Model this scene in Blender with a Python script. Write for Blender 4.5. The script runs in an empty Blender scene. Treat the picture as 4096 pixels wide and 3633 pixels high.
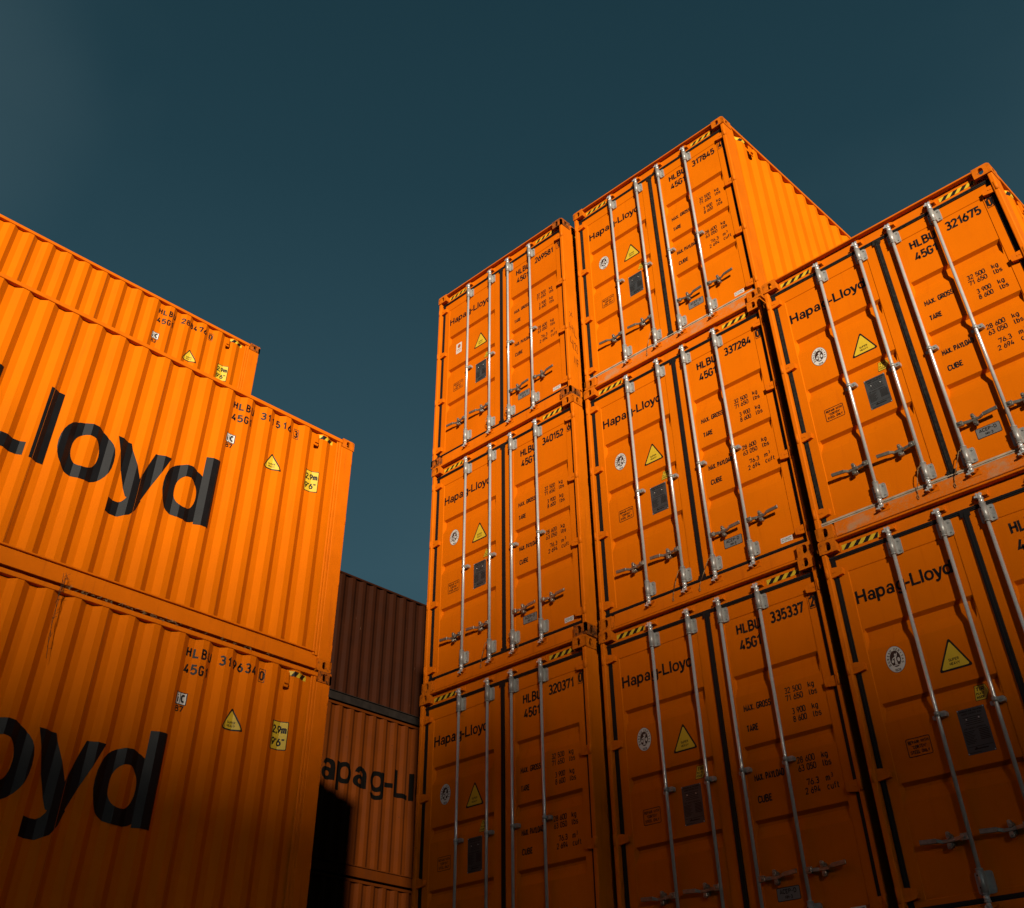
import bpy, bmesh, math, random
from mathutils import Vector, Matrix
random.seed(7)
sc = bpy.context.scene
COL = sc.collection
R = math.radians

# ------------------------------------------------------------------ camera
cd = bpy.data.cameras.new('camera')
cam = bpy.data.objects.new('camera', cd); COL.objects.link(cam)
yaw, pit, rol = -0.78810, 0.71360, 0.00230
f_ = Vector((math.sin(yaw)*math.cos(pit), math.cos(yaw)*math.cos(pit), math.sin(pit)))
r_ = Vector((math.cos(yaw), -math.sin(yaw), 0)); u_ = r_.cross(f_)
r2 = math.cos(rol)*r_ + math.sin(rol)*u_; u2 = -math.sin(rol)*r_ + math.cos(rol)*u_
m = Matrix((r2, u2, -f_)).transposed().to_4x4()
m.translation = Vector((6.3564, -7.8130, -1.2601))
cam.matrix_world = m
cd.sensor_width = 36.0
cd.lens = 36.0*4165.4/4096
cd.shift_x = (2048-1975.07)/4096
cd.shift_y = (1146.03-1816.5)/4096
cd.clip_end = 6000
sc.camera = cam

# ------------------------------------------------------------------ world, sun, exposure
SUN = Vector((-1, .852, -.234)).normalized()          # direction the light travels
el = math.asin(-SUN.z); az = math.atan2(-SUN.x, -SUN.y)
w = bpy.data.worlds.new('World'); sc.world = w; w.use_nodes = True
wn = w.node_tree.nodes; wl = w.node_tree.links
for n in list(wn): wn.remove(n)
sky = wn.new('ShaderNodeTexSky'); sky.sky_type = 'NISHITA'; sky.sun_disc = False
sky.sun_elevation = el; sky.sun_rotation = az
sky.air_density = 1.0; sky.dust_density = 0.6; sky.ozone_density = 1.0
tint = wn.new('ShaderNodeMix'); tint.data_type = 'RGBA'; tint.blend_type = 'MULTIPLY'
tint.inputs[0].default_value = 1.0
tint.inputs[7].default_value = (0.60, 0.90, 0.80, 1)   # teal cast of the photograph's air
# the deep, even blue-green of a polarised evening sky: no bright glow at the horizon
geo = wn.new('ShaderNodeTexCoord'); sep = wn.new('ShaderNodeSeparateXYZ'); wl.new(geo.outputs['Generated'], sep.inputs[0])
ramp = wn.new('ShaderNodeValToRGB'); wl.new(sep.outputs['Z'], ramp.inputs[0])
ramp.color_ramp.elements[0].position = 0.0; ramp.color_ramp.elements[0].color = (0.207, 0.552, 0.724, 1)
ramp.color_ramp.elements[1].position = 1.0; ramp.color_ramp.elements[1].color = (0.103, 0.386, 0.552, 1)
e = ramp.color_ramp.elements.new(.43); e.color = (0.455, 1.117, 1.483, 1)
e = ramp.color_ramp.elements.new(.72); e.color = (0.207, 0.634, 0.883, 1)
wisp = wn.new('ShaderNodeTexNoise'); wisp.inputs['Scale'].default_value = 1.6; wisp.inputs['Detail'].default_value = 4
wmap = wn.new('ShaderNodeMapRange'); wmap.inputs[1].default_value = .45; wmap.inputs[2].default_value = .75; wmap.inputs[4].default_value = .22
wl.new(geo.outputs['Generated'], wisp.inputs['Vector']); wl.new(wisp.outputs[0], wmap.inputs[0])
wm = wn.new('ShaderNodeMix'); wm.data_type = 'RGBA'; wm.inputs[7].default_value = (1.034, 1.724, 2.000, 1)
# thin veil of high cloud in one part of the sky
dv = wn.new('ShaderNodeVectorMath'); dv.operation = 'DOT_PRODUCT'; dv.inputs[1].default_value = (-.728, .040, .684)
wl.new(geo.outputs['Generated'], dv.inputs[0])
dm = wn.new('ShaderNodeMapRange'); dm.interpolation_type = 'SMOOTHSTEP'; dm.inputs[1].default_value = .984; dm.inputs[2].default_value = 1.0; dm.inputs[4].default_value = .22
wl.new(dv.outputs['Value'], dm.inputs[0])
ad = wn.new('ShaderNodeMath'); ad.operation = 'ADD'; wl.new(wmap.outputs[0], ad.inputs[0]); wl.new(dm.outputs[0], ad.inputs[1])
wl.new(ad.outputs[0], wm.inputs[0]); wl.new(ramp.outputs[0], wm.inputs[6])
dk = wn.new('ShaderNodeMix'); dk.data_type = 'RGBA'; dk.blend_type = 'DARKEN'; dk.inputs[0].default_value = 1.0
wl.new(tint.outputs[2], dk.inputs[6]); wl.new(wm.outputs[2], dk.inputs[7])
bg = wn.new('ShaderNodeBackground'); bg.inputs[1].default_value = 0.05
wo = wn.new('ShaderNodeOutputWorld')
wl.new(sky.outputs[0], tint.inputs[6]); wl.new(dk.outputs[2], bg.inputs[0]); wl.new(bg.outputs[0], wo.inputs[0])
sd = bpy.data.lights.new('sun', 'SUN'); so = bpy.data.objects.new('sun', sd); COL.objects.link(so)
sd.energy = 4.85; sd.angle = R(1.5); sd.color = (1.0, 0.90, 0.76)
so.rotation_euler = SUN.to_track_quat('-Z', 'Y').to_euler(); so.location = (30, -26, 12)
sc.view_settings.view_transform = 'Standard'; sc.view_settings.look = 'None'
sc.view_settings.gamma = 1.0; sc.view_settings.use_curve_mapping = False
sc.view_settings.exposure = 0.536
sc.render.engine = 'CYCLES'; sc.render.filter_size = 1.15
sc.cycles.max_bounces = 6; sc.cycles.diffuse_bounces = 1; sc.cycles.glossy_bounces = 3

# ------------------------------------------------------------------ materials
TONE = 1/1.45                                          # paint values for this exposure
def mat(name, base, rough=.5, metal=0., spec=.5, var=.0, vscale=3., bump=0., bscale=8., extra=None):
    base = tuple(c*TONE for c in base)
    M = bpy.data.materials.new(name); M.use_nodes = True
    nt = M.node_tree; N = nt.nodes; Lk = nt.links
    b = N['Principled BSDF']
    b.inputs['Roughness'].default_value = rough; b.inputs['Metallic'].default_value = metal
    b.inputs['Specular IOR Level'].default_value = spec
    tc = N.new('ShaderNodeTexCoord')
    col = N.new('ShaderNodeRGB'); col.outputs[0].default_value = (*base, 1)
    out = col.outputs[0]
    if var:
        no = N.new('ShaderNodeTexNoise'); no.inputs['Scale'].default_value = vscale
        no.inputs['Detail'].default_value = 6; no.inputs['Roughness'].default_value = .6
        Lk.new(tc.outputs['Object'], no.inputs['Vector'])
        mr = N.new('ShaderNodeMapRange'); mr.inputs[1].default_value = .3; mr.inputs[2].default_value = .7
        mr.inputs[3].default_value = 1-var; mr.inputs[4].default_value = 1+var*.35
        Lk.new(no.outputs[0], mr.inputs[0])
        mx = N.new('ShaderNodeMix'); mx.data_type = 'RGBA'; mx.blend_type = 'MULTIPLY'; mx.inputs[0].default_value = 1
        Lk.new(out, mx.inputs[6]); Lk.new(mr.outputs[0], mx.inputs[7]); out = mx.outputs[2]
        rr = N.new('ShaderNodeMapRange'); rr.inputs[3].default_value = rough*.85; rr.inputs[4].default_value = min(1, rough*1.2)
        Lk.new(no.outputs[0], rr.inputs[0]); Lk.new(rr.outputs[0], b.inputs['Roughness'])
    if extra: out = extra(N, Lk, tc, out, b)
    if bump:
        nb = N.new('ShaderNodeTexNoise'); nb.inputs['Scale'].default_value = bscale; nb.inputs['Detail'].default_value = 3
        Lk.new(tc.outputs['Object'], nb.inputs['Vector'])
        bp = N.new('ShaderNodeBump'); bp.inputs['Strength'].default_value = bump; bp.inputs['Distance'].default_value = .02
        Lk.new(nb.outputs[0], bp.inputs['Height']); Lk.new(bp.outputs[0], b.inputs['Normal'])
    Lk.new(out, b.inputs['Base Color'])
    return M

def noise_mask(N, Lk, tc, scale, lo, hi, stretch=(1, 1, 1), detail=8):
    mp = N.new('ShaderNodeMapping'); mp.inputs['Scale'].default_value = stretch
    Lk.new(tc.outputs['Object'], mp.inputs['Vector'])
    no = N.new('ShaderNodeTexNoise'); no.inputs['Scale'].default_value = scale
    no.inputs['Detail'].default_value = detail; no.inputs['Roughness'].default_value = .65
    Lk.new(mp.outputs[0], no.inputs['Vector'])
    mr = N.new('ShaderNodeMapRange'); mr.inputs[1].default_value = lo; mr.inputs[2].default_value = hi
    Lk.new(no.outputs[0], mr.inputs[0])
    return mr.outputs[0]
def mixc(N, Lk, fac, a, colour):
    mx = N.new('ShaderNodeMix'); mx.data_type = 'RGBA'
    Lk.new(fac, mx.inputs[0]); Lk.new(a, mx.inputs[6]); mx.inputs[7].default_value = (*(c*TONE for c in colour), 1)
    return mx.outputs[2]
def mul(N, Lk, a, b):
    k = N.new('ShaderNodeMath'); k.operation = 'MULTIPLY'; Lk.new(a, k.inputs[0])
    if isinstance(b, float): k.inputs[1].default_value = b
    else: Lk.new(b, k.inputs[1])
    return k.outputs[0]
def streaks(amount, colour):
    def f(N, Lk, tc, out, b):
        s = noise_mask(N, Lk, tc, 5., .55, .78, (3.2, 3.2, .22))
        out = mixc(N, Lk, mul(N, Lk, s, amount), out, colour)
        g = noise_mask(N, Lk, tc, 26., .70, .76)
        return mixc(N, Lk, mul(N, Lk, g, min(1., amount*2.2)), out, (.16, .045, .012))
    return f
ORANGE = (.89, .187, .0008)
def worn(N, Lk, tc, out, b):
    g = noise_mask(N, Lk, tc, 19., .56, .66)
    out = mixc(N, Lk, mul(N, Lk, g, .75), out, (.20, .062, .012))
    g = noise_mask(N, Lk, tc, 31., .62, .68)
    return mixc(N, Lk, mul(N, Lk, g, .85), out, (.035, .014, .007))
def worn2(N, Lk, tc, out, b):
    g = noise_mask(N, Lk, tc, 13., .44, .60)
    out = mixc(N, Lk, mul(N, Lk, g, .85), out, (.17, .06, .016))
    g = noise_mask(N, Lk, tc, 24., .52, .60)
    return mixc(N, Lk, mul(N, Lk, g, .9), out, (.030, .013, .007))
def dusty(N, Lk, tc, out, b):
    g = noise_mask(N, Lk, tc, 5.5, .52, .68, (1, 1, 1.6))
    out = mixc(N, Lk, mul(N, Lk, g, .62), out, (.46, .37, .22))
    g = noise_mask(N, Lk, tc, 60., .48, .66)
    return mixc(N, Lk, mul(N, Lk, g, .35), out, (.62, .36, .12))
def rusty(N, Lk, tc, out, b):
    s = noise_mask(N, Lk, tc, 4., .50, .75, (3., 3., .3))
    out = mixc(N, Lk, mul(N, Lk, s, .6), out, (.07, .018, .004))
    g = noise_mask(N, Lk, tc, 16., .66, .70)
    return mixc(N, Lk, mul(N, Lk, g, .9), out, (.02, .007, .003))
def scratches(N, Lk, tc, out, b):
    s = noise_mask(N, Lk, tc, 4., .45, .75, (3., 3., .3))
    out = mixc(N, Lk, mul(N, Lk, s, .5), out, (.030, .011, .005))
    g = noise_mask(N, Lk, tc, 9., .69, .72, (4., 4., .5))
    return mixc(N, Lk, mul(N, Lk, g, .5), out, (.28, .16, .10))
M_OR = mat('orange_paint', ORANGE, .7, spec=.03, var=.09, vscale=1.6, bump=.10, bscale=2.2, extra=streaks(.24, (.50, .075, .004)))
M_WORN = mat('worn_orange_paint', (.80, .175, .002), .65, spec=.1, var=.2, vscale=9., bump=.15, bscale=30., extra=worn)
M_EDGE = mat('orange_frame_paint', (.89, .186, .0010), .6, spec=.08, var=.10, vscale=4., bump=.06, bscale=9., extra=streaks(.45, (.42, .07, .008)))
M_WORN2 = mat('rust_worn_casting_paint', (.66, .14, .004), .7, spec=.15, var=.35, vscale=9., bump=.2, bscale=30., extra=worn2)
M_DUST = mat('dusty_orange_paint', ORANGE, .7, spec=.2, var=.1, vscale=3., extra=dusty)
M_OLDSHADE = mat('weathered_shade_orange_paint', (.098, .0195, .0003), .75, spec=.05, var=.2, vscale=2., bump=.1, bscale=10., extra=rusty)  # rust and streaks are wear; the dark base colour stands in for shade
M_OLDK = mat('weathered_black_lettering', (.004, .0035, .003), .9, spec=.0)
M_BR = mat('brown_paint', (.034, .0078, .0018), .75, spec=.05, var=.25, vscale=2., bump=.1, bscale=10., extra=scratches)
M_BRG = mat('bare_grey_rail', (.017, .012, .009), .75, spec=.1, var=.5, vscale=6.)
M_RUB = mat('black_rubber', (.0085, .0075, .007), .6, spec=.3, var=.3, vscale=12.)
M_RUBD = mat('dusty_rubber', (.60, .47, .33), .85, spec=.1, var=.35, vscale=14.)
M_RUBS = mat('dust_speckled_rubber', (.028, .023, .018), .8, spec=.15, var=.9, vscale=40.)
M_GAL = mat('galvanised_steel', (.84, .82, .77), .24, metal=.42, spec=.6, var=.12, vscale=22.)
M_GALD = mat('dusty_galvanised_steel', (.66, .58, .47), .6, metal=.35, spec=.4, var=.2, vscale=18.)
M_BRK = mat('bracket_steel', (.50, .48, .44), .42, metal=.35, spec=.5, var=.2, vscale=25.)
M_HAND = mat('handle_steel', (.40, .35, .28), .36, metal=.7, spec=.5, var=.45, vscale=18., bump=.1, bscale=50.)
M_BLK = mat('black_vinyl', (.009, .009, .010), .48, spec=.16, var=.2, vscale=6.)
M_INK = mat('black_print', (.010, .007, .005), .6, spec=.3)
M_YEL = mat('yellow_vinyl', (.86, .56, .03), .5, spec=.3, var=.08, vscale=8.)
M_WHT = mat('white_vinyl', (.80, .76, .70), .5, spec=.3, var=.08, vscale=10.)
M_BVB = mat('seal_brown', (.05, .018, .010), .6, spec=.3)
M_PLT = mat('grey_plate', (.085, .088, .09), .45, metal=.25, spec=.4, var=.25, vscale=8.)
M_ACP = mat('grey_label', (.22, .21, .20), .5, spec=.3, var=.15, vscale=9.)
M_TEAL = mat('dark_teal_print', (.008, .04, .055), .6)
M_DRY = mat('dry_stems', (.10, .055, .03), .8, spec=.1)
M_STRAW = mat('straw', (.50, .33, .16), .8, spec=.1)
M_WIRE = mat('seal_wire', (.40, .22, .08), .6, metal=.3)

# ------------------------------------------------------------------ mesh helper
class MB:
    def __init__(s): s.v = []; s.f = []; s.sm = []; s.mi = []
    def face(s, idx, smooth=False, mi=0): s.f.append(tuple(idx)); s.sm.append(smooth); s.mi.append(mi)
    def box(s, x0, x1, y0, y1, z0, z1, mi=0):
        o = len(s.v)
        s.v += [(x, y, z) for z in (z0, z1) for y in (y0, y1) for x in (x0, x1)]
        for q in ((0, 2, 3, 1), (4, 5, 7, 6), (0, 1, 5, 4), (2, 6, 7, 3), (0, 4, 6, 2), (1, 3, 7, 5)): s.face([o+i for i in q], mi=mi)
        return s
    def prism(s, pts, fn, t0, t1, mi=0):          # 2D polygon extruded; fn(u,v,t)->xyz
        o = len(s.v); n = len(pts)
        s.v += [fn(u, v, t0) for u, v in pts] + [fn(u, v, t1) for u, v in pts]
        s.face([o+i for i in range(n)], mi=mi); s.face([o+n+i for i in reversed(range(n))], mi=mi)
        for i in range(n): s.face((o+i, o+(i+1) % n, o+n+(i+1) % n, o+n+i), mi=mi)
        return s
    def cyl(s, p, q, r, n=14, r1=None, mi=0):
        p = Vector(p); q = Vector(q); r1 = r if r1 is None else r1
        d = (q-p).normalized(); a = d.orthogonal().normalized(); b = d.cross(a); o = len(s.v)
        for c, rr in ((p, r), (q, r1)):
            for i in range(n):
                t = 2*math.pi*i/n; s.v.append(tuple(c+rr*(math.cos(t)*a+math.sin(t)*b)))
        for i in range(n): s.face((o+i, o+(i+1) % n, o+n+(i+1) % n, o+n+i), True, mi)
        s.face([o+i for i in reversed(range(n))], mi=mi); s.face([o+n+i for i in range(n)], mi=mi)
        return s
    def tube(s, pts, r, n=6, mi=0):
        for a, b in zip(pts, pts[1:]): s.cyl(a, b, r, n, mi=mi)
        return s
    def bar(s, p, q, wdt, hgt, up=(0, 0, 1), mi=0):   # flat bar from p to q
        p = Vector(p); q = Vector(q); d = (q-p).normalized(); up = Vector(up)
        a = d.cross(up).normalized()*wdt/2; b = up.normalized()*hgt/2; o = len(s.v)
        for c in (p, q): s.v += [tuple(c+a+b), tuple(c-a+b), tuple(c-a-b), tuple(c+a-b)]
        for qd in ((0, 1, 2, 3), (7, 6, 5, 4), (0, 4, 5, 1), (1, 5, 6, 2), (2, 6, 7, 3), (3, 7, 4, 0)): s.face([o+i for i in qd], mi=mi)
        return s
    def grid(s, us, vs, fn, mi=0, smooth=False):
        o = len(s.v); n = len(us)
        for v in vs:
            for u in us: s.v.append(fn(u, v))
        for j in range(len(vs)-1):
            for i in range(n-1): s.face((o+j*n+i, o+j*n+i+1, o+(j+1)*n+i+1, o+(j+1)*n+i), smooth, mi)
        return s
    def flat(s, piece, fn, layer=0, mi=0, ub=(), vb=()):   # 2D piece (verts, faces) laid on a surface, cut at folds
        vs, fs = piece
        if ub or vb:
            bm = bmesh.new()
            bv = [bm.verts.new((u, v, 0)) for u, v in vs]
            for q in fs:
                try: bm.faces.new([bv[i] for i in q])
                except ValueError: pass
            us = [u for u, v in vs]; v_ = [v for u, v in vs]
            for b in ub:
                if min(us) < b < max(us): bmesh.ops.bisect_plane(bm, geom=bm.verts[:]+bm.edges[:]+bm.faces[:], plane_co=(b, 0, 0), plane_no=(1, 0, 0), dist=1e-6)
            for b in vb:
                if min(v_) < b < max(v_): bmesh.ops.bisect_plane(bm, geom=bm.verts[:]+bm.edges[:]+bm.faces[:], plane_co=(0, b, 0), plane_no=(0, 1, 0), dist=1e-6)
            bm.verts.index_update()
            vs = [(q.co.x, q.co.y) for q in bm.verts]; fs = [[q.index for q in g.verts] for g in bm.faces]
            bm.free()
        o = len(s.v)
        s.v += [fn(u, v, layer) for u, v in vs]
        for q in fs: s.face([o+i for i in q], mi=mi)
        return s
    def mesh(s, name, mats, bev=0., seg=2, merge=False):
        me = bpy.data.meshes.new(name)
        me.from_pydata(s.v, [], s.f)
        for i, p in enumerate(me.polygons): p.use_smooth = s.sm[i]; p.material_index = s.mi[i]
        for k in (mats if isinstance(mats, (list, tuple)) else [mats]): me.materials.append(k)
        if bev:
            bm = bmesh.new(); bm.from_mesh(me)
            bmesh.ops.recalc_face_normals(bm, faces=bm.faces[:])
            ed = [e for e in bm.edges if len(e.link_faces) == 2 and e.calc_face_angle(0) > .5]
            bmesh.ops.bevel(bm, geom=ed, offset=bev, segments=seg, profile=.5, affect='EDGES', clamp_overlap=True)
            bm.to_mesh(me); bm.free()
        me.update(); return me
    def build(s, name, mats, parent=None, bev=0., seg=2):
        o = bpy.data.objects.new(name, s.mesh(name, mats, bev, seg)); COL.objects.link(o)
        if parent: o.parent = parent
        return o

def thing(name, label, cat, loc=(0, 0, 0), rz=0., group=None):
    o = bpy.data.objects.new(name, None); COL.objects.link(o)
    o.empty_display_size = .2; o.location = loc; o.rotation_euler = (0, 0, rz)
    o['label'] = label; o['category'] = cat
    if group: o['group'] = group
    return o

# ------------------------------------------------------------------ 2D pieces
def rect(x0, x1, y0, y1): return ([(x0, y0), (x1, y0), (x1, y1), (x0, y1)], [(0, 1, 2, 3)])
def poly(pts): return (list(pts), [tuple(range(len(pts)))])
def ring(cx, cy, rx, ry, tx, ty, a0=0, a1=360, n=32, e=2.25):
    full = a1-a0 >= 360; k = n if full else n+1; vs = []; fs = []
    def se(t, rx, ry):
        c, s = math.cos(t), math.sin(t)
        return cx+rx*math.copysign(abs(c)**(2/e), c), cy+ry*math.copysign(abs(s)**(2/e), s)
    for i in range(k):
        t = R(a0+(a1-a0)*i/n); vs += [se(t, rx, ry), se(t, rx-tx, ry-ty)]
    for i in range(n):
        j = (i+1) % k; fs.append((2*i, 2*j, 2*j+1, 2*i+1))
    return vs, fs
def ell(cx, cy, rx, ry, n=28): return poly([(cx+rx*math.cos(2*math.pi*i/n), cy+ry*math.sin(2*math.pi*i/n)) for i in range(n)])
def rounded(pts, r, n=5):
    out = []; k = len(pts)
    for i in range(k):
        p0, p, p1 = Vector(pts[i-1]), Vector(pts[i]), Vector(pts[(i+1) % k])
        a = (p0-p).normalized(); b = (p1-p).normalized()
        ang = math.acos(max(-1, min(1, a.dot(b)))); d = min(r/math.tan(ang/2), .49*min((p0-p).length, (p1-p).length))
        q0, q1 = p+a*d, p+b*d
        for j in range(n+1):
            t = j/n; q = (1-t)**2*q0+2*t*(1-t)*p+t*t*q1; out.append((q.x, q.y))
    return out
def rrect(x0, x1, y0, y1, r): return rounded([(x0, y0), (x1, y0), (x1, y1), (x0, y1)], r)
def stroke(pts, wd):                                   # polyline as a mitred band
    vs = []; n = len(pts)
    for i in range(n):
        p = Vector(pts[i]); d0 = (p-Vector(pts[i-1])).normalized() if i else None
        d1 = (Vector(pts[i+1])-p).normalized() if i < n-1 else None
        t = (d0 or d1) if (d0 is None or d1 is None) else (d0+d1).normalized()
        nn = Vector((-t.y, t.x)); k = 1.
        if d0 is not None and d1 is not None: k = 1/max(.5, nn.dot(Vector((-d0.y, d0.x))))
        vs += [tuple(p+nn*wd/2*k), tuple(p-nn*wd/2*k)]
    return vs, [(2*i, 2*i+1, 2*i+3, 2*i+2) for i in range(n-1)]
def shift(p, dx, dy, s=1.): return [(dx+u*s, dy+v*s) for u, v in p[0]], p[1]
def arc(cx, cy, rx, ry, a0, a1, n=10): return [(cx+rx*math.cos(R(a0+(a1-a0)*i/n)), cy+ry*math.sin(R(a0+(a1-a0)*i/n))) for i in range(n+1)]
def O_(w_=.5, y0=0, y1=1.): r = w_/2; return arc(r, y1-r, r, r, 0, 180)+arc(r, y0+r, r, r, 180, 360)+[(w_, y1-r)]
BOWL = [(.42, 0), (.42, .70)]
FONT = {                                               # condensed technical lettering, one stroke list per character
 '0': (.5, [O_()]), '1': (.34, [[(.02, .74), (.27, .985), (.27, 0)]]), '2': (.5, [arc(.25, .74, .24, .26, 175, -30)+[(.0, .02), (.52, .02)]]),
 '3': (.5, [arc(.24, .76, .22, .24, 150, -90)+[(.16, .52)], [(.24, .53)]+arc(.24, .265, .25, .265, 80, -155)]),
 '4': (.54, [[(.33, 1), (.02, .24), (.54, .24)], [(.40, .50), (.40, 0)]]), '5': (.5, [[(.47, .98), (.07, .98), (.05, .52)]+arc(.245, .31, .25, .31, 130, -155)]),
 '6': (.5, [[(.36, 1), (.07, .46)]+arc(.25, .29, .25, .29, 150, 510, 18)]), '7': (.5, [[(.02, .82), (.02, .98), (.5, .98), (.19, 0)]]),
 '8': (.5, [arc(.25, .76, .205, .235, -90, 270, 18), arc(.25, .265, .25, .265, 90, 450, 18)]), '9': (.5, [[(.14, 0), (.43, .54)]+arc(.25, .71, .25, .29, -30, 330, 18)]),
 'A': (.54, [[(0, 0), (.27, 1), (.54, 0)], [(.10, .27), (.44, .27)]]), 'B': (.52, [[(.02, .53), (.26, .53)]+arc(.27, .265, .24, .265, 90, -90)+[(.02, 0), (.02, 1)]+arc(.25, .765, .21, .235, 90, -90)+[(.2, .53)]]),
 'C': (.48, [arc(.25, .75, .24, .25, 8, 180)+arc(.25, .25, .24, .25, 180, 352)]), 'D': (.52, [[(.02, 0), (.02, 1), (.2, 1)]+arc(.24, .72, .27, .28, 90, 0)+arc(.24, .28, .27, .28, 0, -90)+[(.02, 0)]]),
 'E': (.44, [[(.44, .98), (.03, .98), (.03, .02), (.44, .02)], [(.03, .52), (.38, .52)]]), 'F': (.44, [[(.44, .98), (.03, .98), (.03, 0)], [(.03, .50), (.38, .50)]]),
 'G': (.5, [arc(.25, .75, .24, .25, 8, 180)+arc(.25, .25, .24, .25, 180, 360)+[(.49, .46), (.27, .46)]]), 'H': (.52, [[(.03, 0), (.03, 1)], [(.49, 0), (.49, 1)], [(.03, .52), (.49, .52)]]),
 'I': (.12, [[(.06, 0), (.06, 1)]]), 'K': (.52, [[(.03, 0), (.03, 1)], [(.50, 1), (.05, .42)], [(.22, .62), (.52, 0)]]), 'L': (.44, [[(.03, 1), (.03, .02), (.44, .02)]]),
 'M': (.64, [[(.03, 0), (.03, 1), (.32, .36), (.61, 1), (.61, 0)]]), 'N': (.52, [[(.03, 0), (.03, 1), (.49, 0), (.49, 1)]]), 'O': (.5, [O_()]),
 'P': (.5, [[(.03, 0), (.03, .98), (.24, .98)]+arc(.25, .73, .24, .25, 90, -90)+[(.03, .48)]]), 'R': (.52, [[(.03, 0), (.03, .98), (.24, .98)]+arc(.25, .73, .23, .25, 90, -90)+[(.03, .48)], [(.26, .48), (.52, 0)]]),
 'S': (.48, [arc(.24, .76, .22, .24, 20, 250)+arc(.24, .255, .24, .255, 70, -160)]), 'T': (.48, [[(0, .98), (.48, .98)], [(.24, .98), (.24, 0)]]),
 'U': (.5, [[(.02, 1), (.02, .25)]+arc(.25, .25, .23, .25, 180, 360)+[(.48, 1)]]), 'V': (.52, [[(0, 1), (.26, 0), (.52, 1)]]), 'W': (.76, [[(0, 1), (.19, 0), (.38, .9), (.57, 0), (.76, 1)]]),
 'X': (.52, [[(0, 0), (.52, 1)], [(0, 1), (.52, 0)]]), 'Y': (.52, [[(0, 1), (.26, .45), (.52, 1)], [(.26, .45), (.26, 0)]]),
 'k': (.44, [[(.03, 0), (.03, 1)], [(.42, .70), (.05, .28)], [(.18, .42), (.44, 0)]]), 'g': (.44, [arc(.21, .35, .20, .35, 0, 360, 18), [(.41, .70), (.41, -.06)]+arc(.22, -.08, .19, .19, 0, -140)]),
 'l': (.2, [[(.03, 1), (.03, .16), (.10, .03), (.2, .03)]]), 'b': (.44, [[(.03, 1), (.03, 0)], arc(.23, .35, .20, .35, 180, 540, 18)]), 's': (.38, [arc(.19, .52, .17, .17, 20, 250)+arc(.19, .19, .19, .19, 70, -160)]),
 'm': (.66, [[(.03, 0), (.03, .70)], [(.03, .5)]+arc(.18, .52, .15, .18, 160, 0)+[(.33, 0)], [(.33, .5)]+arc(.48, .52, .15, .18, 160, 0)+[(.63, 0)]]),
 'c': (.4, [arc(.21, .35, .19, .35, 50, 310)]), 'u': (.44, [[(.03, .70), (.03, .22)]+arc(.22, .20, .19, .20, 180, 360)+[(.41, .70)], [(.41, .3), (.41, 0)]]),
 'f': (.3, [[(.28, .98), (.20, .98), (.11, .85), (.11, 0)], [(0, .66), (.28, .66)]]), 't': (.3, [[(.10, .95), (.10, .15), (.18, .03), (.30, .03)], [(0, .66), (.28, .66)]]),
 'i': (.14, [[(.07, 0), (.07, .70)], [(.07, .86), (.07, 1.)]]), '.': (.12, [[(.06, 0), (.06, .15)]]), ',': (.14, [[(.10, .14), (.03, -.15)]]), '-': (.36, [[(.02, .5), (.34, .5)]]),
 "'": (.12, [[(.06, 1), (.06, .74)]]), '"': (.28, [[(.06, 1), (.06, .74)], [(.22, 1), (.22, .74)]]), ' ': (.26, [])}
def text(s, x0, y0, h, x1=None, bold=.018, sx=.8, italic=0., wt=.215, gap=.20):   # baseline left x0,y0, capital height h, fitted to x1
    xs = []; x = 0.
    for ch in s: xs.append(x); x += FONT[ch][0]+gap
    tot = x-gap; kx = (x1-x0)/tot if x1 is not None else h*sx/.8
    V = []; F = []
    for ch, a in zip(s, xs):
        for st in FONT[ch][1]:
            vs, fs = stroke([((a+u)*kx/h, .03+v*.94) for u, v in st], wt); o = len(V)
            V += [(x0+u*h+italic*v*h, y0+v*h) for u, v in vs]; F += [tuple(o+i for i in f) for f in fs]
    return V, F
def wordmark(x0, y0, h):
    xh = .735; t = .2; P = []; x = 0.
    def add(dx, *ps): P.extend(shift(p, x0+dx*h, y0, h) for p in ps)
    def a(dx): add(dx, ring(.335, .45, .29, .30, .18, .155, 0, 168, 18), ring(.295, .213, .295, .228, .185, .135), rect(.445, .63, 0, .46))
    add(0, rect(0, .205, 0, 1), rect(.655, .86, 0, 1), rect(.205, .655, .42, .60))
    a(.98)
    add(1.68, rect(0, t, -.28, xh), ring(.40, .3675, .35, .385, .19, .165))
    a(2.535)
    add(3.321, ring(.35, .375, .35, .375, .19, .165), rect(.535, .73, -.03, xh), ring(.372, -.03, .358, .25, .195, .155, 190, 360, 18))
    add(4.091, rect(0, .36, .27, .44))
    add(4.531, rect(0, .205, 0, 1), rect(.205, .735, 0, .175))
    add(5.341, rect(0, t, 0, 1))
    add(5.618, ring(.368, .3675, .368, .385, .19, .165))
    add(6.325, poly([(0, xh), (.215, xh), (.445, .21), (.36, -.03), (.29, 0)]), poly([(.565, xh), (.77, xh), (.475, -.05), (.36, -.03), (.385, .20)]),
        stroke([(.43, .06), (.385, -.075), (.33, -.150), (.25, -.190), (.08, -.190)], .185))
    add(7.055, rect(.547, .747, 0, 1), ring(.35, .3675, .35, .385, .19, .165))
    return P

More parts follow.
